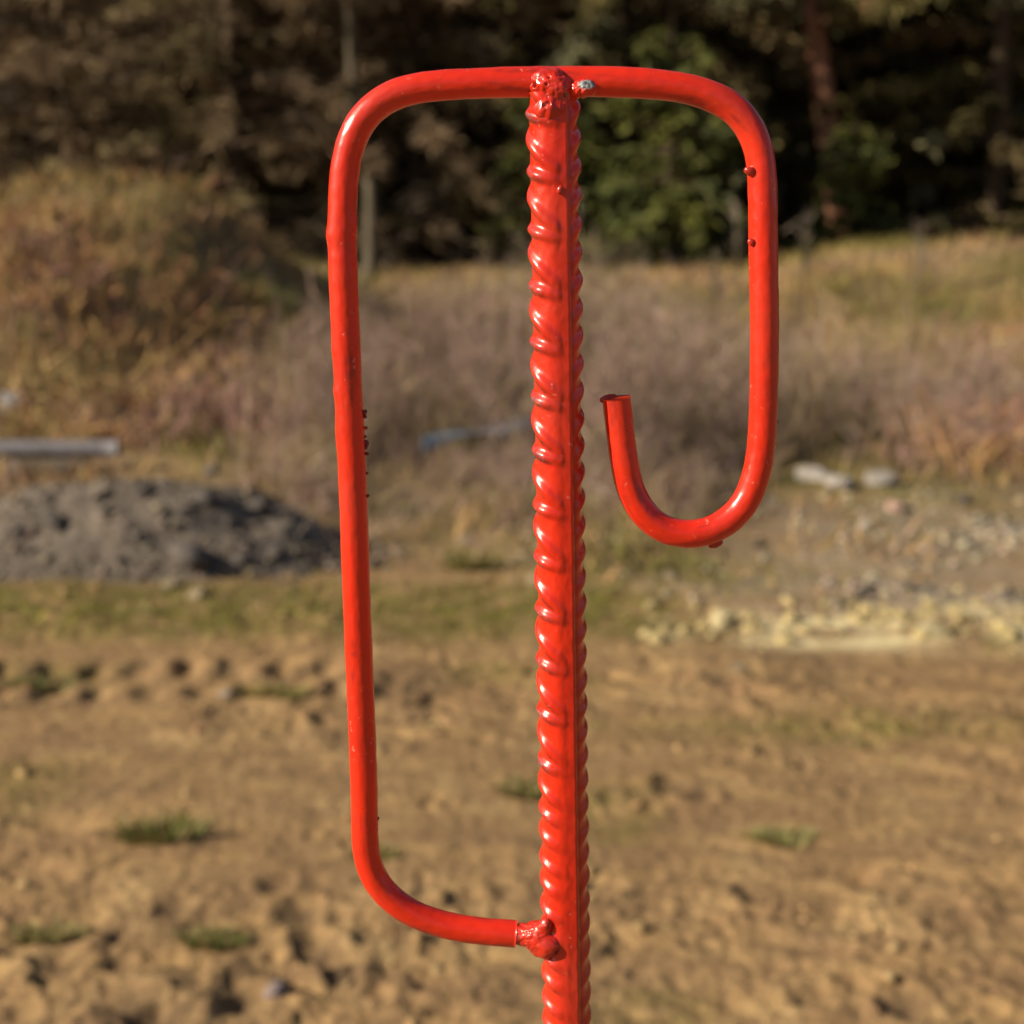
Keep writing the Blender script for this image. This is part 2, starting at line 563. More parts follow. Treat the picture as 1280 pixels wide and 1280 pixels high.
def stake_part(name, v, f, attrs=None, parent=None, mat=M_PAINT, smooth=True):
    n = len(v)
    base = dict(wear=np.zeros(n), grime_shade=np.full(n, .06))
    base.update(attrs or {})
    me = mesh_from(name, np.asarray(v) - OFF, f, mat, smooth, base)
    o = link(name, me, parent or stake)
    return o


def build_bar():
    L = np.linalg.norm(foot - top)
    s = np.concatenate([np.arange(0, .37, .00042), np.arange(.37, L, .0009)])
    nseg = 168
    th = np.linspace(-math.pi, math.pi, nseg, endpoint=False)
    S, T = np.meshgrid(s, th, indexing='ij')
    R0 = .0080
    r = np.full(S.shape, R0)
    TR = R(27)                                     # longitudinal rib

    def wrap(a):
        return (a + math.pi) % (2 * math.pi) - math.pi
    PER = .0191
    wear = np.zeros(S.shape); grime_shade = np.full(S.shape, .03)
    # px of first steep lobe in the photograph -> along the bar
    s_first = np.linalg.norm(at_depth(692, 176, Y0) - top)
    tl = wrap(T - (TR - math.pi / 2))              # left face, 0 in its middle
    arc = tl * R0
    inl = np.clip(1 - (np.abs(tl) / R(86)) ** 2.6, 0, 1) * (1 - (.42 + .38 * sstep(.2, .27, S)) * sstep(-R(45), -R(2), T))
    low_blend = sstep(.235, .27, S)                # lower down both kinds of rib lie at a like slant
    jit = .0004 * vnoise(S * 60, S * 0, 3)
    for k_slope, ph, amp, wdt, wr in ((.80, 0., .00150, .0018, .0), (.24, .0103, .00150, .0016, 1.)):
        sl = k_slope * (1 - low_blend) + .42 * low_blend
        q = (S + jit - s_first - ph - sl * (arc + R0 * R(18)))
        d = ((q / PER + .5) % 1.0 - .5) * PER
        dn = d / np.sqrt(1 + sl ** 2)
        prof = np.exp(-np.abs(dn / wdt) ** 2.4)
        hgt = amp * prof * inl
        r = np.maximum(r, R0 + hgt) + .15 * np.minimum(r - R0, hgt)
        cell = np.floor(q / PER + .5)
        rnd = _hash(cell, cell * 0, 9)
        wear = np.maximum(wear, wr * prof ** 2 * inl * (.25 + .75 * rnd) * (1 - low_blend * .6) * np.exp(-((tl + R(0)) / R(40)) ** 2))
        under = np.exp(-((dn - wdt * 1.05) / .0009) ** 2) * inl
        grime_shade = np.maximum(grime_shade, .95 * under * (.4 + .6 * rnd))
    tr = wrap(T - (TR + math.pi / 2))              # right face
    arc = tr * R0
    inr = np.clip(1 - (np.abs(tr) / R(80)) ** 3, 0, 1)
    q = S - .003 + .55 * arc
    d = ((q / (PER / 2) + .5) % 1.0 - .5) * PER / 2
    prof = np.exp(-np.abs(d / 1.14 / .0021) ** 2.6)
    r = np.maximum(r, R0 + .00145 * prof * inr)
    # two longitudinal ribs
    for c in (TR, TR + math.pi):
        a = wrap(T - c) * R0
        flat = np.where((a < 0) & (a > -R0 * R(30)), R0 / np.cos(a / R0 + R(23)) - R0, 0) * sstep(-R(28) * R0, -R(21) * R0, a)
        edge = .00078 * np.exp(-np.abs(a / .0011) ** 6) * (a >= 0)
        base_h = np.maximum(flat, edge)
        r = np.maximum(r, R0 + base_h + .55 * np.minimum(r - R0, base_h) * (a < 0))
    flank_shade = np.exp(-((wrap(T - TR) * R0 - .0019) / .0008) ** 2)  # dark stripe painted along the shaded flank of the rib
    grime_shade = np.maximum(grime_shade, .45 * flank_shade)
    # thick uneven paint
    r = r + .00010 * fbm(T * 3, S * 220, 3, 13) + .00008 * vnoise(T * 1.2, S * 60, 14)
    # smooth a little along the bar and around it, as paint fills corners
    for _ in range(2):
        r = .25 * np.roll(r, 1, 1) + .5 * r + .25 * np.roll(r, -1, 1)
        r[1:-1] = .25 * r[:-2] + .5 * r[1:-1] + .25 * r[2:]
    e2 = np.array([0, -1., 0]); e1 = np.cross(axis, e2); e1 /= np.linalg.norm(e1)
    if e1[0] < 0: e1 = -e1
    e2 = np.cross(axis, e1); e2 = e2 if e2[1] < 0 else -e2
    v = (top + S[..., None] * axis) + r[..., None] * (np.cos(T)[..., None] * e2 + np.sin(T)[..., None] * e1)
    n = len(s)
    a, b = np.meshgrid(np.arange(n - 1), np.arange(nseg), indexing='ij'); b2 = (b + 1) % nseg
    f = np.stack([a * nseg + b, a * nseg + b2, (a + 1) * nseg + b2, (a + 1) * nseg + b], -1).reshape(-1, 4)
    stake_part('ribbed_bar', v.reshape(-1, 3), f, dict(wear=wear.ravel(), grime_shade=grime_shade.ravel()))


build_bar()


def build_rod():
    path = smooth_path(ROD, Y0)
    L = len(path) * .0009

    def rf(S, T):
        r = .00502 + .00011 * fbm(S * 55, np.cos(T) * 1.2 + 5, 3, 71) + .00007 * fbm(S * 240, np.sin(T) * 2.5, 2, 72)
        # bulge on the left upright
        sb = 0.79 * 0
        return r
    v, f, S, T = tube(path, .005, 72, rf)
    # lumps measured on the rod
    for (u, w, rr, hh) in ((409, 293, .0035, .0007), (447, 285, .0030, .0004), (421, 490, .0022, .0006), (418, 545, .005, .0004), (420, 440, .002, .0004), (667, 107, .004, .0006)):
        p = at_depth(u, w, Y0 - .002)
        d = np.linalg.norm(v - p, axis=1)
        ctr = np.repeat(path, 72, axis=0)
        nrm = v - ctr; nrm /= np.linalg.norm(nrm, axis=1)[:, None]
        v = v + nrm * (hh * np.exp(-(d / rr) ** 2))[:, None]
    g = .45 * sstep(.45, .9, fbm(S * 30, T * .8, 3, 74))
    n = len(v)
    v, fl = close_ends(v, f, 72, path[0] - .0001, path[-1] + (path[-1] - path[-2]) * .6)
    gg = np.concatenate([g.ravel(), [.4, .4]])
    stake_part('bent_rod', v, fl, dict(grime_shade=gg))


build_rod()


def blob(center, balls, k=.0018, sub=5, noise=.00035, nscale=420, pits=(), seed=0):
    """One lumpy closed skin round a set of balls, seen from its centre."""
    import bmesh
    bm = bmesh.new(); bmesh.ops.create_icosphere(bm, subdivisions=sub, radius=1)
    d = np.array([v.co[:] for v in bm.verts]); faces = np.array([[v.index for v in f.verts] for f in bm.faces])
    bm.free()

    def sdf(p):
        acc = 0
        for c, rr in balls:
            acc = acc + np.exp(-(np.linalg.norm(p - c, axis=1) - rr) / k)
        return -k * np.log(acc + 1e-30)
    lo, hi = np.zeros(len(d)), np.full(len(d), .03)
    for _ in range(26):
        m = (lo + hi) / 2
        ins = sdf(center + d * m[:, None]) < 0
        lo, hi = np.where(ins, m, lo), np.where(ins, hi, m)
    r = lo + noise * (fbm(d[:, 0] * 3 + seed, d[:, 2] * 3 + d[:, 1] * 2, 3, seed))
    v = center + d * r[:, None]
    gr = np.full(len(v), .3)
    for c, pr, pd in pits:
        w = np.exp(-(np.linalg.norm(v - c, axis=1) / pr) ** 4)
        v = v - d * (pd * w)[:, None]
        gr = np.maximum(gr, w * 1.6)  # shade inside the holes, painted into the colour
    return v, faces, gr


def P(u, v, dy=0.0):
    return at_depth(u, v, Y0 - dy)


PX = .51 / FPX                                     # metres per photograph pixel at the stake


def B(u, v, dy, rpx):
    return (P(u, v, dy), rpx * PX)


# upper weld: lumpy bead with gas holes
balls = [B(690, 106, .005, 15), B(680, 103, .004, 15), B(700, 110, .006, 13), B(673, 107, .003, 11), B(708, 112, .0045, 10), B(690, 120, .0022, 15), B(686, 135, .0052, 15),
         B(679, 139, .0042, 14), B(699, 135, .0050, 12), B(694, 98, .003, 12), B(671, 141, .0022, 11), B(694, 120, -.001, 20), B(712, 128, .000, 10), B(688, 146, .0050, 12)]
pits = [(P(682.5, 104, .0099), .00085, .0024), (P(680.5, 108, .0097), .00065, .0018), (P(668, 105, .0062), .0010, .0022), (P(691, 91.5, .0066), .0006, .0014), (P(680, 93, .0064), .0006, .0012),
        (P(681, 132, .0092), .0008, .0022), (P(684.5, 129.5, .0096), .0008, .0020), (P(677, 126, .0070), .0006, .0014), (P(691, 127, .0080), .0007, .0010), (P(671, 128, .006), .0008, .0012),
        (P(700, 95, .0068), .0008, .0014), (P(706, 94, .0060), .0007, .0014), (P(701, 149, .0068), .0007, .0016), (P(694, 131, .0082), .0006, .0010), (P(707, 118, .0085), .0007, .0010), (P(687, 97, .0085), .0005, .0008)]
v, f, g = blob(P(690, 121, .002), balls, .0008, 6, .0004, pits=pits, seed=3)
wear = .9 * np.exp(-(np.linalg.norm(v - P(708, 117, .008), axis=1) / .0022) ** 2)
weld = stake_part('weld_bead', v, f, dict(grime_shade=g, wear=wear))
# bare steel spur sticking out of that weld
sp = [B(716, 113, .0050, 8.5), B(723, 112, .0062, 9.0), B(731, 110, .0068, 9.0), B(737, 109.5, .0070, 7.5), B(738.5, 111, .0068, 6.0)]
v, f, g = blob(P(727, 111, .0060), sp, .0007, 5, .0004, seed=8)
spur = stake_part('weld_spur', v, f, None, weld)
spur['label'] = 'rough spur tipped with bare grey steel'
spur.data.materials.append(M_STEEL)
tip = P(733, 106, .0085)
for p_ in spur.data.polygons:
    c = np.array(p_.center[:]) + OFF
    if np.linalg.norm((c - tip) * np.array([.7, .8, 1.2])) < .0020 + .0004 * math.sin(c[0] * 9000) * math.cos(c[2] * 8000):
        p_.material_index = 1
# lower weld
balls = [B(646, 1167.5, .0005, 12.5), B(651, 1168, .001, 11.5), B(656, 1168, .001, 12.5), B(664, 1168, .002, 13), B(672, 1164, .003, 14), B(681, 1158, .0055, 9), B(684, 1152, .0058, 6.5), B(676, 1174, .004, 14), B(684, 1180, .0060, 12), B(690, 1184, .0066, 9.5), B(694, 1176, .0062, 8), B(681, 1190, .006, 9), B(674, 1186, .003, 11), B(668, 1172, .002, 14)]
pits = [(P(697.5, 1190, .0085), .0012, .0006)]
v, f, g = blob(P(668, 1169, .0015), balls, .0009, 6, .0003, pits=pits, seed=12)
edge = np.exp(-((v[:, 0] - P(648, 1170)[0]) / .0010) ** 2)
g = np.maximum(g, np.maximum(.8 * edge, .9 * np.exp(-(np.linalg.norm(v - P(690, 1195, .008), axis=1) / .003) ** 2)))  # shadow line at the rod end and dark crescent below the weld, painted
weld2 = stake_part('weld_bead', v, f, dict(grime_shade=g))

# small nubs, drips and flakes of paint
def nub(name, items, k=.0005, sub=3, parent=None, grime_shade=.5):
    c = np.mean([b[0] for b in items], axis=0)
    v, f, g = blob(c, items, k, sub, .0001, seed=len(name))
    return stake_part(name, v, f, dict(grime_shade=np.full(len(v), grime_shade)), parent)


nub('paint_nub', [B(936, 213, .0035, 4.0), B(933.2, 212.5, .0035, 2.9), B(940, 213.5, .0033, 4.6), B(939, 217, .0033, 3.0)])
nub('paint_nub', [B(937.5, 301, .0030, 2.8), B(940.5, 302.5, .0030, 3.2), B(940, 305, .003, 2.4)])
nub('paint_drip', [B(895, 680, .000, 4.5), B(889, 681.5, .000, 4.0), B(900, 677.5, .000, 4.0), B(893, 676, 0, 6)])
nub('paint_drip', [B(700, 237, .0090, 3.0), B(701.5, 234, .0090, 2.4), B(699.5, 240, .009, 2.8)])
nub('hook_burr', [B(752.5, 500.5, .0005, 3.0), B(757, 498, .0005, 3.2), B(762, 496.5, .0005, 3.2), B(768, 495.6, .0005, 3.2)], .0006)
for u, w, rp in ((457, 516, 3.2), (457.5, 521, 2.6), (458.5, 534, 2.2), (457.5, 545, 2.0), (459, 553, 3.0), (461, 554.5, 1.7), (458.5, 559, 3.2), (459.5, 567, 2.2), (461, 568, 1.6), (459.5, 591, 1.8), (461, 620, 2.0), (474, 1023, 1.8), (504, 1117, 2.0), (507, 1119, 1.6), (973, 527, 1.8)):
    q = rng.uniform(-1, 1, 8)
    nub('paint_flake', [B(u - 2 + q[0], w + q[1], .0005, rp * .8), B(u - .6 + q[2], w + 1.6 * q[3], .0005 + .0003 * q[4], rp * .7), B(u - 1 + q[5], w + 2.5 * q[6], .0005, rp * .55)], .0002, 3, None, 1.0)


# ------------------------------------------------------------------ stones
def rock_mesh(name, seed, mat, sub=2, flat=.7, cuts=7):
    import bmesh
    r = np.random.default_rng(seed)
    bm = bmesh.new(); bmesh.ops.create_icosphere(bm, subdivisions=sub, radius=1)
    d = np.array([v.co[:] for v in bm.verts]); faces = np.array([[v.index for v in f.verts] for f in bm.faces]); bm.free()
    rad = np.full(len(d), 1.0)
    for _ in range(cuts):
        n = r.normal(size=3); n /= np.linalg.norm(n)
        c = d @ n
        lim = r.uniform(.55, .85)
        rad = np.where(c * rad > lim, lim / np.maximum(c, 1e-3), rad)
    rad = rad * (1 + .06 * r.normal(size=len(d)))
    v = d * rad[:, None] * np.array([1.0, r.uniform(.7, .95), flat])
    return mesh_from(name, v, faces, mat, False)


def stone_thing(name, u, v, wpx, label, mat, seed, flat=.65, cat='stone', group=None, sink=.35):
    x, y, z = ground_at(u, v)
    s = wpx / 2 * y / FPX
    o = link(name, rock_mesh(name, seed, mat, 3, flat), loc=(x, y, z + s * flat * (1 - sink) * .6))
    o.scale = (s, s, s)
    o.rotation_euler = (0, 0, seed * 1.7)
    return tag(o, label, cat, group)


stone_thing('white_stone', 1016, 600, 54, 'largest chunky white stone at the foot of the grey dead weeds', M_WHITE, 3, .5)
stone_thing('white_stone', 1047, 614, 50, 'whitish stone leaning against the largest white one, a little lower', M_WHITE, 10, .5)
stone_thing('white_stone', 1103, 608, 60, 'flat white stone standing apart from the white pair, before the weeds', M_WHITE, 14, .45)
stone_thing('pink_stone', 1118, 640, 30, 'small pinkish brick coloured stone on the rubble below the white stones', M_PINK, 5)
stone_thing('white_stone', 1082, 660, 24, 'small pale stone just below the pinkish stone', M_WHITE, 17)
stone_thing('pink_stone', 343, 1246, 38, 'lone pale pink stone lying on bare sand close to the camera', mat_stone('pale_pink', (.46, .34, .31), (.56, .45, .42), 6), 19, .6)
stone_thing('white_stone', 104, 707, 27, 'small white stone at the front foot of the grey gravel heap', M_WHITE, 23)
stone_thing('white_stone', 336, 707, 20, 'tiny white stone in the shade at the end of the gravel heap', M_WHITE, 29)
stone_thing('tan_stone', 246, 748, 28, 'tan stone on the moss in front of the gravel heap', M_TAN, 31)
stone_thing('tan_stone', 213, 737, 24, 'rounded tan stone half sunk nearest the gravel heap foot', M_TAN, 33)
stone_thing('tan_stone', 1118, 512, 34, 'squarish tan stone high among the weeds above the white stones', M_TAN, 37)
stone_thing('tan_stone', 925, 842, 30, 'pale stone on the ledge of a rut in the bare sand', M_TAN, 39, .5)
stone_thing('white_stone', 282, 868, 24, 'small flat white stone on the sand below the tread print', M_WHITE, 41, .4)
stone_thing('tan_stone', 1265, 440, 50, 'broad buff stone on the slope at the edge of the weeds', M_TAN, 43, .5)
stone_thing('grey_stone', 1205, 630, 30, 'dark grey stone among the rubble beside the slope', M_GREY, 45, .6)
stone_thing('white_stone', 15, 508, 46, 'bluish white lump lying in the dry grass above the grey pipe', mat_stone('cool_white', (.42, .44, .50), (.55, .57, .62)), 47, .6)
stone_thing('white_stone', 562, 326, 24, 'whitish block at the far edge of the weeds before the forest', M_WHITE, 49, .9)
stone_thing('yellow_stone', 902, 783, 52, 'brightest and largest yellow limestone block on the sand edge', mat_stone('bright_limestone', (.60, .47, .23), (.74, .62, .38)), 51, .6)
stone_thing('yellow_stone', 1165, 795, 46, 'large pale yellow limestone slab toward the end of the rubble strip', mat_stone('pale_limestone', (.58, .46, .24), (.70, .59, .36)), 53, .5)

ymesh = [rock_mesh('yellow_stone', 100 + k, M_YELLOW, 2, .7) for k in range(6)]
for k in range(80):                                   # strip of yellow limestone rubble
    u = rng.uniform(800, 1290); v = 783 + rng.normal() * 13 + 8 * math.sin(u * .01)
    x, y, z = ground_at(u, v)
    s = rng.uniform(.009, .030)
    o = link('yellow_stone', ymesh[k % 6], loc=(x, y, z + s * .3)); o.scale = (s * rng.uniform(.9, 1.6), s, s); o.rotation_euler = (rng.uniform(-.4, .4), rng.uniform(-.4, .4), rng.uniform(0, 6))
    tag(o, 'yellow limestone chunk in the rubble strip along the far edge of the sand', 'stone', 'yellow rubble strip stones')
tmesh = [rock_mesh('tan_stone', 130 + k, M_TAN, 2, .7) for k in range(5)]
for k in range(70):                                   # stones in the green tufts behind the bar
    u = rng.normal(690, 130); v = rng.normal(697, 14)
    x, y, z = ground_at(u, v)
    s = rng.uniform(.010, .034)
    o = link('tan_stone', tmesh[k % 5], loc=(x, y, z + s * .3)); o.scale = (s * 1.2, s, s); o.rotation_euler = (0, rng.uniform(-.4, .4), rng.uniform(0, 6))
    tag(o, 'small buff stone strewn in the green tufts between sand and weeds', 'stone', 'buff stones among the tufts')
gmesh = [rock_mesh('rubble_stone', 150 + k, M_TAN if k % 3 else M_GREY, 2, .6) for k in range(6)]
for k in range(45):
    u = rng.uniform(930, 1290); v = rng.uniform(610, 755)
    x, y, z = ground_at(u, v)
    s = rng.uniform(.010, .035)
    o = link('rubble_stone', gmesh[k % 6], loc=(x, y, z + s * .25)); o.scale = (s * 1.3, s, s); o.rotation_euler = (0, rng.uniform(-.4, .4), rng.uniform(0, 6))
    tag(o, 'grey or tan stone in the gravel patch below the white blocks', 'stone', 'stones in the gravel patch')


# ------------------------------------------------------------------ scattered lumps joined as stuff
def lumps(name, xs, ys, sizes, cols, mat, flat=.7, kind='stuff', parent=None, zfn=terrain, smooth=True):
    import bmesh
    bm = bmesh.new(); bmesh.ops.create_icosphere(bm, subdivisions=1, radius=1)
    d = np.array([v.co[:] for v in bm.verts]); faces = np.array([[v.index for v in f.verts] for f in bm.faces]); bm.free()
    n = len(xs); zs = zfn(xs, ys)
    r = 1 + .28 * rng.normal(size=(n, len(d))).clip(-1.5, 1.5)
    v = d[None] * r[..., None] * np.array([1, 1, flat]) * sizes[:, None, None]
    st = rng.uniform(.8, 1.6, n); a = rng.uniform(0, 6.3, n)
    vx = v[..., 0] * st[:, None]; vy = v[..., 1]
    v2 = np.stack([vx * np.cos(a)[:, None] - vy * np.sin(a)[:, None] + xs[:, None], vx * np.sin(a)[:, None] + vy * np.cos(a)[:, None] + ys[:, None], v[..., 2] + zs[:, None] + (sizes * .15)[:, None]], -1)
    f = (faces[None] + (np.arange(n) * len(d))[:, None, None]).reshape(-1, 3)
    c = np.repeat(cols, len(d), axis=0)
    me = mesh_from(name, v2.reshape(-1, 3), f, mat, smooth, None, c)
    o = link(name, me, parent); o['kind'] = kind
    return o


def vary(n, base, amt=.25, hue=.08):
    b = np.asarray(base)[None] * (1 + amt * rng.uniform(-1, 1, (n, 1))) * (1 + hue * rng.uniform(-1, 1, (n, 3)))
    return b.clip(.005, .9)


n = 5200
yy = 1.9 + 4.2 * rng.uniform(0, 1, n) ** 1.2; xx = rng.uniform(-.46, .46, n) * (yy * .9 + .4)
keep = vnoise(xx * 2.2, yy * 2.2, 201) > rng.uniform(-.1, 1.6, n)
xx, yy = xx[keep], yy[keep]
lumps('sand_clods', xx, yy, .0035 + .014 * rng.uniform(0, 1, len(xx)) ** 3.5, vary(len(xx), (.40, .255, .125), .3), M_CLOD)
n = 4200
xx = np.concatenate([rng.normal(1.4, .6, n // 2), rng.normal(2.0, .7, n - n // 2)]); yy = np.concatenate([rng.normal(5.1, .42, n // 2), rng.normal(5.9, .4, n - n // 2)])
keep = (xx > .45) & (yy > 4.55) & (vnoise(xx * 1.8, yy * 2.4, 203) > rng.uniform(-.3, 1.0, n))
xx, yy = xx[keep], yy[keep]
lumps('gravel', xx, yy, .005 + .017 * rng.uniform(0, 1, len(xx)) ** 2, vary(len(xx), (.33, .27, .20), .35), M_GRAVEL)

# ------------------------------------------------------------------ gravel heap
HC = np.array([-1.40, 5.62])


def heap_h(x, y):
    # ridge long across the picture, falling away at its near end
    dx, dy = x - HC[0], y - HC[1]
    e = np.hypot(np.where(dx > 0, dx / .84, dx / 1.15), dy / .56)
    p = np.clip(1 - e ** 1.5, 0, 1); p = p * sstep(-.25, .4, p)
    h = .285 * p
    lump = fbm(x * 3.4, y * 3.4, 4, 301) * .036 + .015 * (1 - np.abs(vnoise(x * 6, y * 6, 302))) ** 2
    return h + lump * sstep(0, .45, p) - .02 * (1 - sstep(0, .05, p))


n1, n2 = 190, 120
hx, hy = np.meshgrid(np.linspace(-1.32, 1.12, n1) + HC[0], np.linspace(-.66, .66, n2) + HC[1], indexing='ij')
hzv = macro(hx, hy) + heap_h(hx, hy)
hv = np.stack([hx - HC[0], hy - HC[1], hzv], -1).reshape(-1, 3)
a, b = np.meshgrid(np.arange(n1 - 1), np.arange(n2 - 1), indexing='ij')
hf = np.stack([a * n2 + b, (a + 1) * n2 + b, (a + 1) * n2 + b + 1, a * n2 + b + 1], -1).reshape(-1, 4)
heap = link('gravel_heap', None, loc=(HC[0], HC[1], 0))
tag(heap, 'low dark grey heap of gravel and lumps in front of the grey pipe', 'gravel heap')
kh = Nodes('heap_gravel'); co = kh.coord()
c = kh.ramp(kh.noise(5, 5, .6, co), [(.3, (.090, .068, .052)), (.5, (.150, .116, .090)), (.72, (.25, .198, .155))])
c = kh.mix(kh.ramp(kh.noise(60, 4, .6, co), [(.55, 0), (.7, .8)]), c, (.25, .205, .16))
kh.l(c, kh.b.inputs['Base Color']); kh.b.inputs['Roughness'].default_value = .95; kh.bump(kh.noise(45, 5, .65, co), 1, .02)
link('heap_body', mesh_from('heap_body', hv, hf, kh.m, True), heap)
n = 1500
xx = rng.uniform(-1.25, 1.05, n); yy = rng.uniform(-.6, .6, n)
keep = heap_h(xx + HC[0], yy + HC[1]) > .03
xx, yy = xx[keep], yy[keep]
lumps('pebbles', xx, yy, .005 + .016 * rng.uniform(0, 1, len(xx)) ** 2.5, vary(len(xx), (.18, .14, .108), .45), M_GRAVEL, .8, 'stuff', heap, lambda x, y: macro(x + HC[0], y + HC[1]) + heap_h(x + HC[0], y + HC[1]))
n = 1800
aa = rng.uniform(0, 6.3, n); ee = 1.0 + .16 * np.abs(rng.normal(size=n)) - .18
xx = np.cos(aa) * ee * np.where(np.cos(aa) > 0, .84, 1.15); yy = np.sin(aa) * ee * .56
lumps('spilled_pebbles', xx, yy, .004 + .012 * rng.uniform(0, 1, n) ** 2.5, vary(n, (.19, .15, .115), .45), M_GRAVEL, .8, 'stuff', heap, lambda x, y: macro(x + HC[0], y + HC[1]) + np.maximum(heap_h(x + HC[0], y + HC[1]), 0))
smesh = [rock_mesh('stone', 180 + k, M_GREY, 2, .75) for k in range(6)]


def on_heap(u, v):
    d = ray(u, v); ts = np.linspace(4.5, 7.5, 900)
    px, py, pz = d[0] * ts, d[1] * ts, CAM_H + d[2] * ts
    bl = np.nonzero(pz <= macro(px, py) + heap_h(px, py))[0]
    k = bl[0] if len(bl) else 600
    return px[k], py[k], pz[k]


for u, v, w in ((72, 655, 52), (235, 700, 70), (255, 625, 46), (320, 640, 54), (180, 615, 30), (345, 690, 30), (290, 655, 26), (170, 672, 24), (40, 690, 22), (210, 660, 22), (300, 700, 34), (375, 672, 26), (130, 640, 20), (265, 590, 26), (300, 600, 24), (20, 665, 24), (150, 700, 24), (60, 620, 18), (225, 640, 20), (330, 615, 22)):
    x, y, z = on_heap(u, v)
    s = w / 2 * y / FPX
    o = link('stone', smesh[int(u) % 6], heap, (x - HC[0], y - HC[1], z + .1 * s)); o.scale = (s, s * .9, s * .8); o.rotation_euler = (rng.uniform(-.5, .5), rng.uniform(-.5, .5), rng.uniform(0, 6))

# ------------------------------------------------------------------ pipe on a timber beam behind the heap
py_ = 7.35


def box(name, x0, x1, y0, y1, z0, z1, mat, parent=None, loc=(0, 0, 0), bev=.004):
    import bmesh
    bm = bmesh.new(); bmesh.ops.create_cube(bm, size=1)
    for v in bm.verts:
        v.co = Vector(((x0 + x1) / 2 + v.co.x * (x1 - x0), (y0 + y1) / 2 + v.co.y * (y1 - y0), (z0 + z1) / 2 + v.co.z * (z1 - z0)))
    bmesh.ops.bevel(bm, geom=bm.edges[:], offset=bev, segments=2, affect='EDGES')
    me = bpy.data.meshes.new(name); bm.to_mesh(me); bm.free(); me.materials.append(mat)
    return link(name, me, parent, loc)


zc = at_depth(60, 562, py_)[2]; zb = at_depth(60, 584, py_)[2]
x_end = at_depth(148, 562, py_)[0]; x_beam = at_depth(112, 584, py_)[0]
path = np.array([[x, py_, zc + .004 * math.sin(x * 2)] for x in np.linspace(x_end - 3.2, x_end, 40)])
rad_p = .042
pv, pf, _, _ = tube(path, rad_p, 28)
inner, pf2, _, _ = tube(path[-4:], rad_p * .86, 28)
pv_all = np.vstack([pv, inner]); off = len(pv)
rim = np.array([[off - 28 + k, off - 28 + (k + 1) % 28, off + len(inner) - 28 + (k + 1) % 28, off + len(inner) - 28 + k] for k in range(28)])
pf_all = np.vstack([pf, pf2[:, ::-1] + off, rim])
o = link('grey_pipe', mesh_from('grey_pipe', pv_all - np.array([x_end - 1.6, py_, 0]), pf_all, M_PIPE), loc=(x_end - 1.6, py_, 0))
tag(o, 'long smooth grey pipe lying level behind the gravel heap', 'pipe')
ztop = zc - rad_p - .001
o = box('timber_beam', -1.5, 1.5, -.04, .04, -.028, .028, M_TIMBER, None, (x_beam - 1.5, py_, ztop - .028))
tag(o, 'pale weathered timber beam directly under the grey pipe', 'beam')
for k, dx in enumerate((-.35, -2.3)):
    g0 = macro(np.array([x_beam + dx]), np.array([py_]))[0] - .05
    zt = ztop - .057
    o = box('timber_block', -.06, .06, -.09, .09, 0, max(zt - g0, .02), M_TIMBER, None, (x_beam + dx, py_, g0))
    tag(o, ('short timber block propping the beam near its open end', 'short timber block propping the far covered end of the beam')[k], 'timber block')

# ------------------------------------------------------------------ blue sheet in the weeds
pts = [(528, 590), (560, 580), (590, 573), (620, 568), (650, 563), (672, 558)]
sv = []
for k, (u, v) in enumerate(pts):
    for w in np.linspace(-1, 1, 5):
        x, y, z = ground_at(u, v + 6)
        sv.append((x, y + w * .10, z + .16 + .035 * math.sin(k * 1.9 + w * 2) - .02 * w * w + .015))
sv = np.array(sv); c0 = sv.mean(0)
nf = [(k * 5 + q, (k + 1) * 5 + q, (k + 1) * 5 + q + 1, k * 5 + q + 1) for k in range(len(pts) - 1) for q in range(4)]
o = link('plastic_sheet', mesh_from('plastic_sheet', sv - c0, nf, M_SHEET), loc=c0)
sm = o.modifiers.new('thick', 'SOLIDIFY'); sm.thickness = .004
ss = o.modifiers.new('soft', 'SUBSURF'); ss.levels = ss.render_levels = 2
tag(o, 'faded blue plastic sheet strip half hidden in the dead weeds', 'plastic sheet')


# ------------------------------------------------------------------ blades and stalks
def ribbons(base, tip, width, cols, bend=None, mid_w=.75):
    """Slender two-piece strips, one per row of base/tip."""
    n = len(base)
    d = tip - base
    side = np.cross(d, rng.normal(size=(n, 3))); side /= np.linalg.norm(side, axis=1)[:, None] + 1e-9
    mid = base + d * .5 + (bend if bend is not None else 0)
    w = width[:, None] * .5
    v = np.stack([base - side * w, base + side * w, mid + side * w * mid_w, mid - side * w * mid_w, tip], 1)
    k = np.arange(n)[:, None] * 5
    tri = np.stack([np.hstack([k, k + 1, k + 2]), np.hstack([k, k + 2, k + 3]), np.hstack([k + 3, k + 2, k + 4])], 1).reshape(-1, 3)
    return v.reshape(-1, 3), tri, np.repeat(cols, 5, axis=0)


def joined(name, parts, mat, parent=None, kind=None, loc=None):
    vs, fs, cs, o = [], [], [], 0
    for v, f, c in parts:
        vs.append(v); fs.append(f + o); cs.append(c); o += len(v)
    me = mesh_from(name, np.vstack(vs), np.vstack(fs), mat, False, None, np.vstack(cs))
    ob = link(name, me, parent, loc)
    if kind: ob['kind'] = kind
    return ob


def field(n, xr, yr, dens):
    y = rng.uniform(yr[0], yr[1], n); x = rng.uniform(-1, 1, n) * (y * .42 + .6)
    if xr is not None: x = rng.uniform(xr[0], xr[1], n)
    k = rng.uniform(0, 1, n) < dens(x, y)
    return x[k], y[k]


def upix(x, y):                                     # sideways position as seen from the path's end, in photograph columns
    return 640 + x / y * FPX


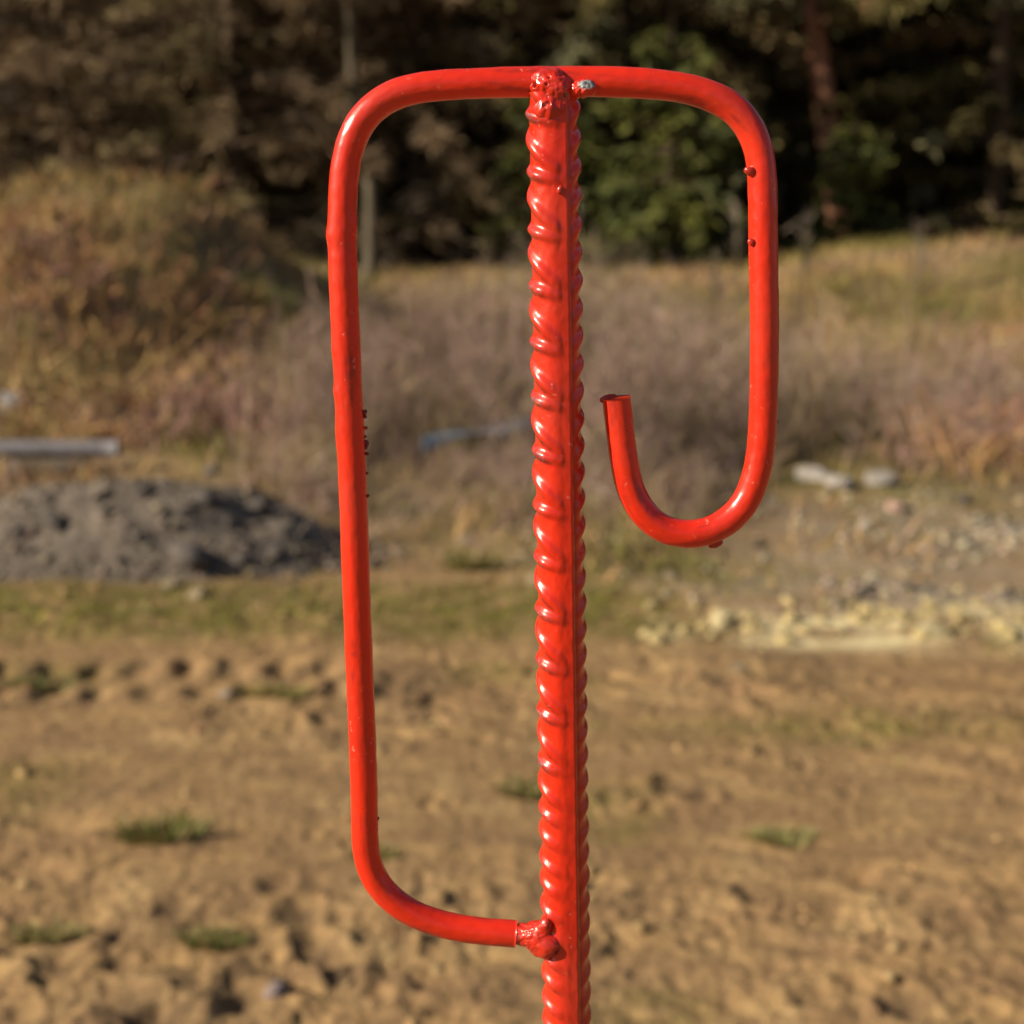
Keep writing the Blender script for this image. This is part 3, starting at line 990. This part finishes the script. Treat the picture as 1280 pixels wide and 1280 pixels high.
def plants(xs, ys, hmin, hmax, wid, cols, lean=.25, wind=(0.05, 0), bendamt=.1, zoff=0):
    n = len(xs)
    h = rng.uniform(hmin, hmax, n)
    z = terrain(xs, ys)
    b = np.stack([xs, ys, z - .01], -1)
    l = rng.normal(size=(n, 2)) * lean * h[:, None] + np.array(wind) * h[:, None]
    t = b + np.stack([l[:, 0], l[:, 1], h], -1)
    bend = np.stack([rng.normal(size=n) * bendamt * h, rng.normal(size=n) * bendamt * h, .06 * h], -1)
    return ribbons(b, t, wid * rng.uniform(.6, 1.4, n), cols, bend), b, t, h


# grey-violet dead weeds, a thicket in the middle ground
def weed_dens(x, y):
    u = upix(x, y)
    left = sstep(260, 460, u - (y - 7.5) * 32)
    right = 1 - .55 * sstep(960, 1150, u)
    patch = .25 + .75 * sstep(-.35, .25, vnoise(x * 1.2, y * 1.0, 401))
    front = sstep(5.2, 7.2, y - 1.4 * sstep(840, 960, u) + .5 * vnoise(x * .9, y * .2, 402))
    back = 1 - sstep(9.8, 11.3, y + .5 * vnoise(x * .8, y * .1, 406))
    return left * right * patch * front * back


xs, ys = field(56000, None, (5.3, 11.6), weed_dens)
ncol = len(xs)
cn = fbm(xs * .75, ys * .55, 3, 404)[:, None] + .35 * rng.normal(size=(ncol, 1))
wc = np.where(cn > .42, vary(ncol, (.35, .25, .125), .3), np.where(cn > -.45, vary(ncol, (.34, .232, .190), .38), vary(ncol, (.22, .145, .115), .35)))
wc = np.where(rng.uniform(0, 1, (ncol, 1)) < .12, vary(ncol, (.17, .15, .05), .3), wc)
hm = (.12 + .66 * sstep(5.4, 8.8, ys)) * np.clip(1.08 - ((upix(xs, ys) - 680) / 560) ** 2 * .55, .3, 1.1) * (.62 + .62 * sstep(-.5, .5, vnoise(xs * .8, ys * .8, 403)))
(rb, b, t, h) = plants(xs, ys, .45, 1.05, np.full(ncol, .0055), wc, .13, (.03, 0), .04)
hm = np.where((np.abs(xs + .18) < .52) & (ys < 7.6), hm * .15, hm)
tall = rng.uniform(0, 1, ncol) < .05
hm = np.where(tall, hm * 1.3, hm); wc[tall] = vary(int(tall.sum()), (.40, .30, .24), .2)
t2 = b + (t - b) * hm[:, None]
rb = ribbons(b, t2, .0055 * rng.uniform(.6, 1.5, ncol), wc, np.zeros((ncol, 3)))
parts = [rb]
for q in range(3):                                  # side twigs
    f = rng.uniform(.35, .95, ncol)[:, None]
    bb = b + (t2 - b) * f
    ll = rng.uniform(.08, .26, ncol)[:, None]
    tt = bb + np.stack([rng.normal(size=ncol) * .6, rng.normal(size=ncol) * .6, rng.uniform(.3, 1, ncol)], -1) * ll
    parts.append(ribbons(bb, tt, np.full(ncol, .004), wc * rng.uniform(.8, 1.2, (ncol, 1))))
joined('dead_weeds', parts, M_WEED, kind='stuff')


# reddish brown bramble and bracken on the left bank and right edge
def bracken_dens(x, y):
    u = upix(x, y)
    l = (1 - sstep(240, 420, u)) * (.35 + .65 * sstep(-.25, .25, vnoise(x * .8, y * .8, 411)))
    r = sstep(1060, 1240, u) * .6 * (y < 12)
    l = l * (1 - .75 * sstep(10.8, 12.2, y))
    return np.clip(l + r, 0, 1) * sstep(7.5, 8.0, y + (u > 640) * .8)


xs, ys = field(26000, None, (6.8, 14.5), bracken_dens)
nb = len(xs)
pick = vnoise(xs * .9, ys * .9, 412)[:, None] + .3 * rng.normal(size=(nb, 1))
bc = np.where(pick > .1, vary(nb, (.24, .135, .078), .35), np.where(pick > -.25, vary(nb, (.36, .25, .11), .3), vary(nb, (.19, .125, .105), .3)))
bc = bc * np.array([1.38, 1.18, 1.15])
bc = np.where((ys < 9.5)[:, None] & (pick > -.1) & (xs < -2.2)[:, None], vary(nb, (.40, .27, .12), .3), bc)
rb, b, t, h = plants(xs, ys, .06, .26, np.full(nb, .009), bc, .55, (.05, 0), .12)
parts = [rb]
f = rng.uniform(.4, .9, nb)[:, None]
tt = b + (t - b) * f + rng.normal(size=(nb, 3)) * .09
parts.append(ribbons(b + (t - b) * f * .8, tt, np.full(nb, .012), bc))
joined('dead_bracken', parts, M_WEED, kind='stuff')


# dry straw grass on mounds and along the forest edge
def straw_dens(x, y):
    u = upix(x, y)
    l = (1 - sstep(380, 560, u)) * sstep(8.5, 11, y)
    c = sstep(10.8, 12, y) * .9
    r = sstep(1000, 1150, u) * sstep(9, 12, y)
    m = (np.hypot((x + .18) / .6, (y - 7.1) / .6) > 1) * (1 - .8 * sstep(.5, 1.0, x)) * sstep(4.9, 5.5, y) * (1 - sstep(8.0, 9.0, y)) * .6 * sstep(.0, .4, vnoise(x * 1.5, y * 1.5, 423)) * (np.hypot((x - HC[0]) / 1.0, (y - HC[1]) / .7) > 1)
    return np.clip(l + c + r, 0, 1) * (.3 + .7 * sstep(-.3, .3, vnoise(x * .55, y * .55, 421))) * (y > 8.5) + m


xs, ys = field(80000, None, (4.9, 20), straw_dens)
ng = len(xs)
pick = (vnoise(xs * .7, ys * .7, 422) + .45 * sstep(11.0, 12.5, ys) * (xs < -1.5) + .15 * (xs > 2.5))[:, None] + .25 * rng.normal(size=(ng, 1))
gc = np.where(pick > .15, vary(ng, (.14, .125, .035), .35), np.where(pick > -.45, vary(ng, (.34, .235, .10), .35), vary(ng, (.22, .14, .10), .3)))
rb, b, t, h = plants(xs, ys, .05, .18, np.full(ng, .011), gc, .5, (.08, 0), .12)
rb = (rb[0], rb[1], rb[2] * np.array([1.25, 1.15, 1.1]))
joined('dry_grass', [rb], M_GRASS, kind='stuff')


# short moss and grass band between sand and gravel heap
def moss_dens(x, y):
    return zone_moss(x, y) * .8


xs, ys = field(52000, None, (3.3, 8.5), moss_dens)
nm = len(xs)
mc = np.where(rng.uniform(0, 1, (nm, 1)) < .55, vary(nm, (.17, .15, .03), .35), vary(nm, (.26, .20, .085), .3))
rb, b, t, h = plants(xs, ys, .010, .045, np.full(nm, .006), mc, .6, (.1, 0), .15)
joined('mossy_grass', [rb], M_GRASS, kind='stuff')

# single grass tufts on the sand
TUFTS = [(200, 1052, .16, .050, (.085, .105, .02), 'largest fresh green grass tuft on the bare sand'),
         (262, 1180, .10, .028, (.13, .14, .04), 'thin pale green tuft on sand above the pale pink stone'),
         (60, 1172, .10, .03, (.15, .14, .05), 'sparse yellowish tuft on sand near the frame edge below the largest tuft'),
         (50, 855, .16, .035, (.11, .12, .035), 'low green tuft just under the row of tread marks'),
         (345, 868, .15, .035, (.12, .115, .025), 'mossy green tuft at the end of the tread marks'),
         (587, 712, .17, .09, (.085, .085, .015), 'dark rounded green tuft between the loop and the ribbed bar'),
         (975, 1048, .12, .028, (.17, .165, .06), 'small pale green tuft on sand below the hook'),
         (655, 998, .09, .05, (.12, .125, .04), 'green tuft partly behind the ribbed bar'),
         (470, 1075, .07, .025, (.13, .13, .03), 'tiny tuft just inside the lower bend of the loop'),
         (850, 712, .22, .045, (.11, .115, .025), 'broad flat green tuft directly below the hook'),
         (575, 572, .18, .13, (.10, .14, .02), 'bright green plant by the blue plastic sheet'),
         (330, 385, .35, .25, (.09, .125, .02), 'bright green grass clump on the slope left of the loop'),
         (500, 332, .35, .25, (.075, .12, .02), 'green clump at the far edge of the weeds inside the loop')]
for k, (u, v, w, hh, c, lab) in enumerate(TUFTS):
    x, y, z = ground_at(u, v)
    nn = 300
    rr = w * .5 * np.sqrt(rng.uniform(0, 1, nn)); aa = rng.uniform(0, 6.3, nn)
    bx, by = rr * np.cos(aa), rr * np.sin(aa) * .6
    b = np.stack([bx, by, terrain(x + bx, y + by) - z - .004], -1)
    t = b + np.stack([bx * .5 + rng.normal(size=nn) * .3 * hh, by * .5 + rng.normal(size=nn) * .3 * hh, hh * rng.uniform(.4, 1.1, nn)], -1)
    cc = vary(nn, np.array(c) * 1.75, .35)
    dead = rng.uniform(0, 1, (nn, 1)) < .45
    cc = np.where(dead, vary(nn, (.30, .22, .10), .3), cc)
    o = joined('grass_tuft', [ribbons(b, t, np.full(nn, .0035 + .008 * hh), cc, np.stack([rng.normal(size=nn) * .1 * hh, rng.normal(size=nn) * .1 * hh, .1 * np.full(nn, hh)], -1))], M_GRASS, None, None, (x, y, z))
    tag(o, lab, 'grass tuft')

# ------------------------------------------------------------------ trees
def tapered(path, r0, r1, nseg=9):
    path = np.asarray(path, float); n = len(path)
    t = np.gradient(path, axis=0); t /= np.linalg.norm(t, axis=1)[:, None]
    ref = np.where(np.abs(t[:, :1]) < .8, np.array([[1., 0, 0]]), np.array([[0, 1., 0]]))
    n1 = np.cross(t, ref); n1 /= np.linalg.norm(n1, axis=1)[:, None]; n2 = np.cross(t, n1)
    th = np.linspace(0, 2 * math.pi, nseg, endpoint=False)
    r = np.linspace(r0, r1, n)
    v = path[:, None] + r[:, None, None] * (np.cos(th)[None, :, None] * n1[:, None] + np.sin(th)[None, :, None] * n2[:, None])
    a, b = np.meshgrid(np.arange(n - 1), np.arange(nseg), indexing='ij'); b2 = (b + 1) % nseg
    f = np.stack([a * nseg + b, a * nseg + b2, (a + 1) * nseg + b2, (a + 1) * nseg + b], -1).reshape(-1, 4)
    return v.reshape(-1, 3), f


def tree_proto(name, seed, H, r0, nbranch, blen, first, droop, cols, sprays, spray_len, spray_w, bark, lean=(0, 0), curve=.25, dead_low=0.0):
    """Trunk, limbs and crown meshes of one tree (base at the origin)."""
    g = np.random.default_rng(seed)
    zz = np.linspace(-.3, H, 26)
    px = lean[0] * zz + curve * .12 * np.sin(zz * .55 + seed); px -= np.interp(0, zz, px)
    pyy = lean[1] * zz + curve * .1 * np.cos(zz * .5 + seed * 2); pyy -= np.interp(0, zz, pyy)
    path = np.stack([px, pyy, zz], -1)
    tv, tf = tapered(path, r0, r0 * .12)
    tv = tv * 1.0
    lv, lf, off = [], [], 0
    bl, tl, cl = [], [], []
    for k in range(nbranch):
        z = first + (H - first - .2) * (k / nbranch) ** 1.15 + g.uniform(-.15, .15)
        z = max(z, first * .8)
        a = g.uniform(0, 2 * math.pi)
        rel = (z - first) / (H - first)
        L = blen * (1 - rel) ** .75 * g.uniform(.65, 1.2) + .25
        c0 = np.array([np.interp(z, zz, px), np.interp(z, zz, pyy), z])
        dirn = np.array([math.cos(a), math.sin(a), 0])
        s = np.linspace(0, 1, 5)[:, None]
        pts = c0 + dirn * L * s + np.array([0, 0, 1.]) * (L * (.22 * s - droop * s ** 2)) + g.normal(size=(5, 3)) * .04 * L * s
        v, f = tapered(pts, .018 + .012 * L, .004, 4)
        lv.append(v); lf.append(f + off); off += len(v)
        dead = g.uniform() < dead_low * (1 - sstep(1.0, 3.5, z))
        ns = max(3, int(sprays * L / blen * (0.35 if dead else 1)))
        ss = g.uniform(.12, 1.05, ns)
        base = np.stack([np.interp(ss, s[:, 0], pts[:, c]) for c in range(3)], -1) + g.normal(size=(ns, 3)) * .05
        dd = g.normal(size=(ns, 3)) * np.array([.8, .8, .45]) + dirn * .6 - np.array([0, 0, .35])
        dd /= np.linalg.norm(dd, axis=1)[:, None]
        bl.append(base); tl.append(base + dd * (spray_len * g.uniform(.5, 1.3, (ns, 1))))
        shade = g.uniform(.7, 1.3)
        col = cols[g.integers(len(cols))] if not dead else (.075, .055, .038)
        cl.append(np.tile(np.array(col) * shade, (ns, 1)) * g.uniform(.7, 1.3, (ns, 1)))
    base = np.vstack(bl); tip = np.vstack(tl); col = np.vstack(cl)
    cv, cf, cc = ribbons(base, tip, spray_w * g.uniform(.6, 1.3, len(base)), col, g.normal(size=base.shape) * .03, 1.25)
    trunk = mesh_from('trunk', tv, tf, bark, True)
    limbs = mesh_from('limbs', np.vstack(lv), np.vstack(lf), bark if bark is not M_BARK_RED else M_BARK_RED, True)
    crown = mesh_from('crown', cv, cf, M_NEEDLE, False, None, cc)
    root = link(name, None)
    link('trunk', trunk, root)
    o = link('limbs', limbs, root); o['kind'] = 'stuff'
    link('crown', crown, root)
    return root


GREEN = [(.104, .084, .027), (.084, .067, .023), (.140, .108, .038), (.124, .088, .038)]
BLUEG = [(.125, .118, .060), (.150, .135, .070), (.095, .092, .044)]
BROWN = [(.185, .125, .070), (.15, .100, .058), (.205, .140, .078), (.17, .130, .058)]

protos = {
    'spruce': tree_proto('spruce_tree', 1, 11, .16, 105, 2.7, .25, .42, GREEN, 260, .19, .048, M_BARK_BROWN),
    'spruce2': tree_proto('spruce_tree', 2, 9, .13, 95, 2.3, .2, .5, GREEN + BLUEG[:1], 240, .18, .046, M_BARK_BROWN),
    'larch': tree_proto('bare_larch_tree', 3, 11, .14, 190, 2.5, .3, .35, BROWN, 220, .26, .019, M_BARK_BROWN, dead_low=.5),
    'larch2': tree_proto('bare_larch_tree', 4, 10, .12, 180, 2.3, .3, .28, BROWN, 210, .27, .020, M_BARK_BROWN, dead_low=.5),
    'pine': tree_proto('leaning_pine_tree', 5, 11, .19, 60, 2.3, 3.0, .15, BLUEG + GREEN[:1], 230, .2, .042, M_BARK_RED, (-.19, 0), .15),
    'bluepine': tree_proto('pine_tree', 6, 9, .15, 85, 2.1, .5, .2, BLUEG, 260, .18, .045, M_BARK_BROWN),
    'young': tree_proto('young_conifer', 7, 3.2, .05, 80, 1.0, .1, .3, [(.10, .105, .02), (.085, .09, .02), (.065, .075, .02)], 40, .2, .05, M_BARK_BROWN),
}
used = set()


def plant_tree(kind, u, y, label, cat='tree', group=None, scale=1.0, rot=0.0):
    o = protos[kind] if kind not in used else copy_tree(protos[kind])
    used.add(kind)
    x = (u - 640) / FPX * (y * CP + 0)
    o.location = (x, y, hz(x, y) - .05)
    o.rotation_euler = (0, 0, rot); o.scale = (scale,) * 3
    return tag(o, label, cat, group)


plant_tree('pine', 1062, 20.5, 'leaning pine with bare reddish trunk at the forest edge beyond the hook')
plant_tree('bluepine', 838, 24.0, 'grey green pine behind the top bar between weld and right bend', rot=1)
plant_tree('spruce', 1240, 21.0, 'dark spruce at the forest edge near the right frame side', rot=.4)
plant_tree('spruce2', 775, 20.5, 'olive green spruce seen through the loop right of the ribbed bar', rot=2)
plant_tree('bluepine', 1165, 22.6, 'grey green pine between the leaning pine and the dark spruce', rot=2.4)
plant_tree('spruce2', 950, 22.8, 'olive green spruce behind the bend of the right rod', rot=.9, scale=1.1)
plant_tree('young', 835, 18.3, 'small yellowish young conifer at the foot of the grey green pine', scale=.95)
plant_tree('young', 1066, 19.6, 'small young conifer in front of the leaning pine trunk', scale=.62, rot=2)
plant_tree('young', 700, 19.2, 'small young conifer directly behind the ribbed bar', scale=.85, rot=4)
plant_tree('larch', 300, 20.5, 'bare brown larch rising above the dip between grassy mounds', rot=.2)
plant_tree('larch2', 520, 21.0, 'bare brown larch seen through the loop behind the left rod', rot=1.1)
plant_tree('larch2', 90, 22.0, 'bare brown larch behind the grassy mound at the left frame edge', rot=3)
PLACES = [(60, 'beyond the outer end of the grassy mound'), (150, 'above the top of the grassy mound'), (250, 'above the falling side of the grassy mound'), (350, 'above the dip beside the grassy mound'),
          (440, 'behind the left upright of the loop'), (560, 'inside the loop near its left upright'), (650, 'inside the loop near the ribbed bar'), (745, 'behind the ribbed bar'),
          (870, 'seen between ribbed bar and right rod'), (960, 'behind the right rod'), (1060, 'behind the leaning red pine'), (1160, 'past the leaning red pine'), (1240, 'above the straw covered rise'), (9999, 'at the outer end of the straw covered rise')]
for row, y, us, kinds in (('second', 24.5, (20, 210, 400, 585, 700, 930, 1120, 1290), ('larch', 'larch2', 'larch', 'larch2', 'spruce', 'spruce2', 'spruce', 'spruce2')),
                          ('third', 27.5, (-60, 110, 310, 480, 650, 820, 1010, 1190, 1350), ('larch2', 'larch', 'larch2', 'larch', 'spruce', 'bluepine', 'spruce', 'spruce2', 'spruce')),
                          ('rearmost', 31.0, (30, 190, 360, 540, 720, 900, 1080, 1260), ('larch', 'larch2', 'larch', 'larch2', 'spruce', 'spruce2', 'spruce', 'spruce'))):
    for u, kd in zip(us, kinds):
        bare = kd.startswith('larch')
        u2 = u + rng.uniform(-20, 20)
        lab = ('bare brown larch' if bare else 'dark conifer') + ' in the ' + row + ' tree row, ' + next(t_ for lim, t_ in PLACES if u2 < lim)
        plant_tree(kd, u2, y + rng.uniform(-.8, .8), lab, 'tree', 'bare larches within the forest' if bare else 'conifers within the forest', rng.uniform(.9, 1.2), rng.uniform(0, 6))

# slim pale trunks
for u, y, r0, H, lab in ((432, 19.6, .085, 9, 'slim grey brown trunk standing behind the upper left bend of the loop'), (508, 23.0, .06, 8, 'thin pale trunk showing above the top bar left of the weld')):
    x = (u - 640) / FPX * y * CP
    root = link('slim_tree', None, loc=(x, y, hz(x, y) - .05))
    tag(root, lab, 'tree')
    zz = np.linspace(-.2, H, 20); path = np.stack([.12 * np.sin(zz * .6), .08 * np.cos(zz * .5), zz], -1)
    tv, tf = tapered(path, r0, r0 * .3); link('trunk', mesh_from('trunk', tv, tf, M_BARK_PALE), root)
    vs, fs, of = [], [], 0
    for q in range(26):
        z = rng.uniform(1.5, H * .95); a = rng.uniform(0, 6.3); L = rng.uniform(.4, 1.1)
        p0 = np.array([.12 * math.sin(z * .6), .08 * math.cos(z * .5), z])
        pts = p0 + np.linspace(0, 1, 4)[:, None] * np.array([math.cos(a) * L, math.sin(a) * L, L * .6])
        v, f = tapered(pts, .014, .003, 4); vs.append(v); fs.append(f + of); of += len(v)
    o = link('limbs', mesh_from('limbs', np.vstack(vs), np.vstack(fs), M_BARK_PALE), root); o['kind'] = 'stuff'
# snapped pale stump
x, y = (460 - 640) / FPX * 17.5 * CP, 17.5
zz = np.linspace(-.2, 1.15, 12); path = np.stack([.03 * np.sin(zz * 2), zz * 0, zz], -1)
tv, tf = tapered(path, .085, .06)
o = link('snapped_tree', None, loc=(x, y, hz(x, y)))
link('trunk', mesh_from('trunk', tv, tf, M_BARK_PALE), o)
tag(o, 'short snapped pale trunk just inside the left rod at the forest edge', 'dead tree')

# tall dead stalks standing before the dark forest
for u, vt, y, lab in ((893, 322, 12.5, 'tall pale dead stalk left of the right rod, shorter of two'), (920, 262, 12.8, 'tallest pale dead stalk just left of the right rod'), (1006, 275, 13.0, 'pale dead stalk standing alone right of the right rod'), (1150, 285, 13.6, 'pale dead stalk on the mound before the darkest forest gap')):
    p = at_depth(u, vt, y); zb_ = hz(p[0], y)
    hgt = p[2] - zb_
    path = np.array([[.02 * math.sin(s * 3), 0, s * hgt] for s in np.linspace(-.02, 1, 10)])
    root = link('dead_stalk', None, loc=(p[0], y, zb_)); tag(root, lab, 'dead stalk')
    tv, tf = tapered(path, .015, .007, 6); link('stem', mesh_from('stem', tv, tf, M_BARK_PALE), root)
    nn = 60
    f_ = rng.uniform(.5, 1.0, nn); b = np.stack([.02 * np.sin(f_ * 3), 0 * f_, f_ * hgt], -1)
    t = b + rng.normal(size=(nn, 3)) * np.array([.07, .07, .05]) + np.array([0, 0, .10])
    joined('seed_head', [ribbons(b, t, np.full(nn, .012), vary(nn, (.20, .16, .12), .3))], M_WEED, root)

# far wood closing the view
n = 190000
a_ = rng.uniform(-1.15, 1.15, n); r_ = rng.uniform(36, 48, n)
x, y = r_ * np.sin(a_), r_ * np.cos(a_); ztop_ = 8.5 + 2.5 * vnoise(x * .3, y * .1, 501)
z = macro(x, y) + rng.uniform(0, 1, n) * ztop_
keep = vnoise(x * .35, z * .35, 502) > -.62
x, y, z = x[keep], y[keep], z[keep]; n = len(x)
b = np.stack([x, y, z], -1); t = b + rng.normal(size=(n, 3)) * .3
fc = np.where((x < -3)[:, None], vary(n, (.115, .078, .046), .35), vary(n, (.050, .050, .022), .35))
joined('distant_wood', [ribbons(b, t, np.full(n, .17), fc, rng.normal(size=(n, 3)) * .1, 1.3)], M_NEEDLE, kind='stuff')

# repeats of a kind share a group
GROUPS = {'grass_tuft': 'grass tufts on the ground', 'timber_block': 'timber blocks under the beam', 'dead_stalk': 'tall dead stalks before the forest', 'slim_tree': 'slim pale trees in the forest',
          'white_stone': 'white stones lying about', 'tan_stone': 'single tan stones lying about', 'pink_stone': 'pink stones lying about', 'yellow_stone': 'large yellow limestone blocks',
          'young_conifer': 'young conifers at the forest edge', 'spruce_tree': 'trees at the forest edge', 'bare_larch_tree': 'trees at the forest edge'}
for o in SC.objects:
    if o.parent is None and 'category' in o and 'group' not in o:
        st = o.name.split('.')[0]
        if st in GROUPS:
            o['group'] = GROUPS[st]
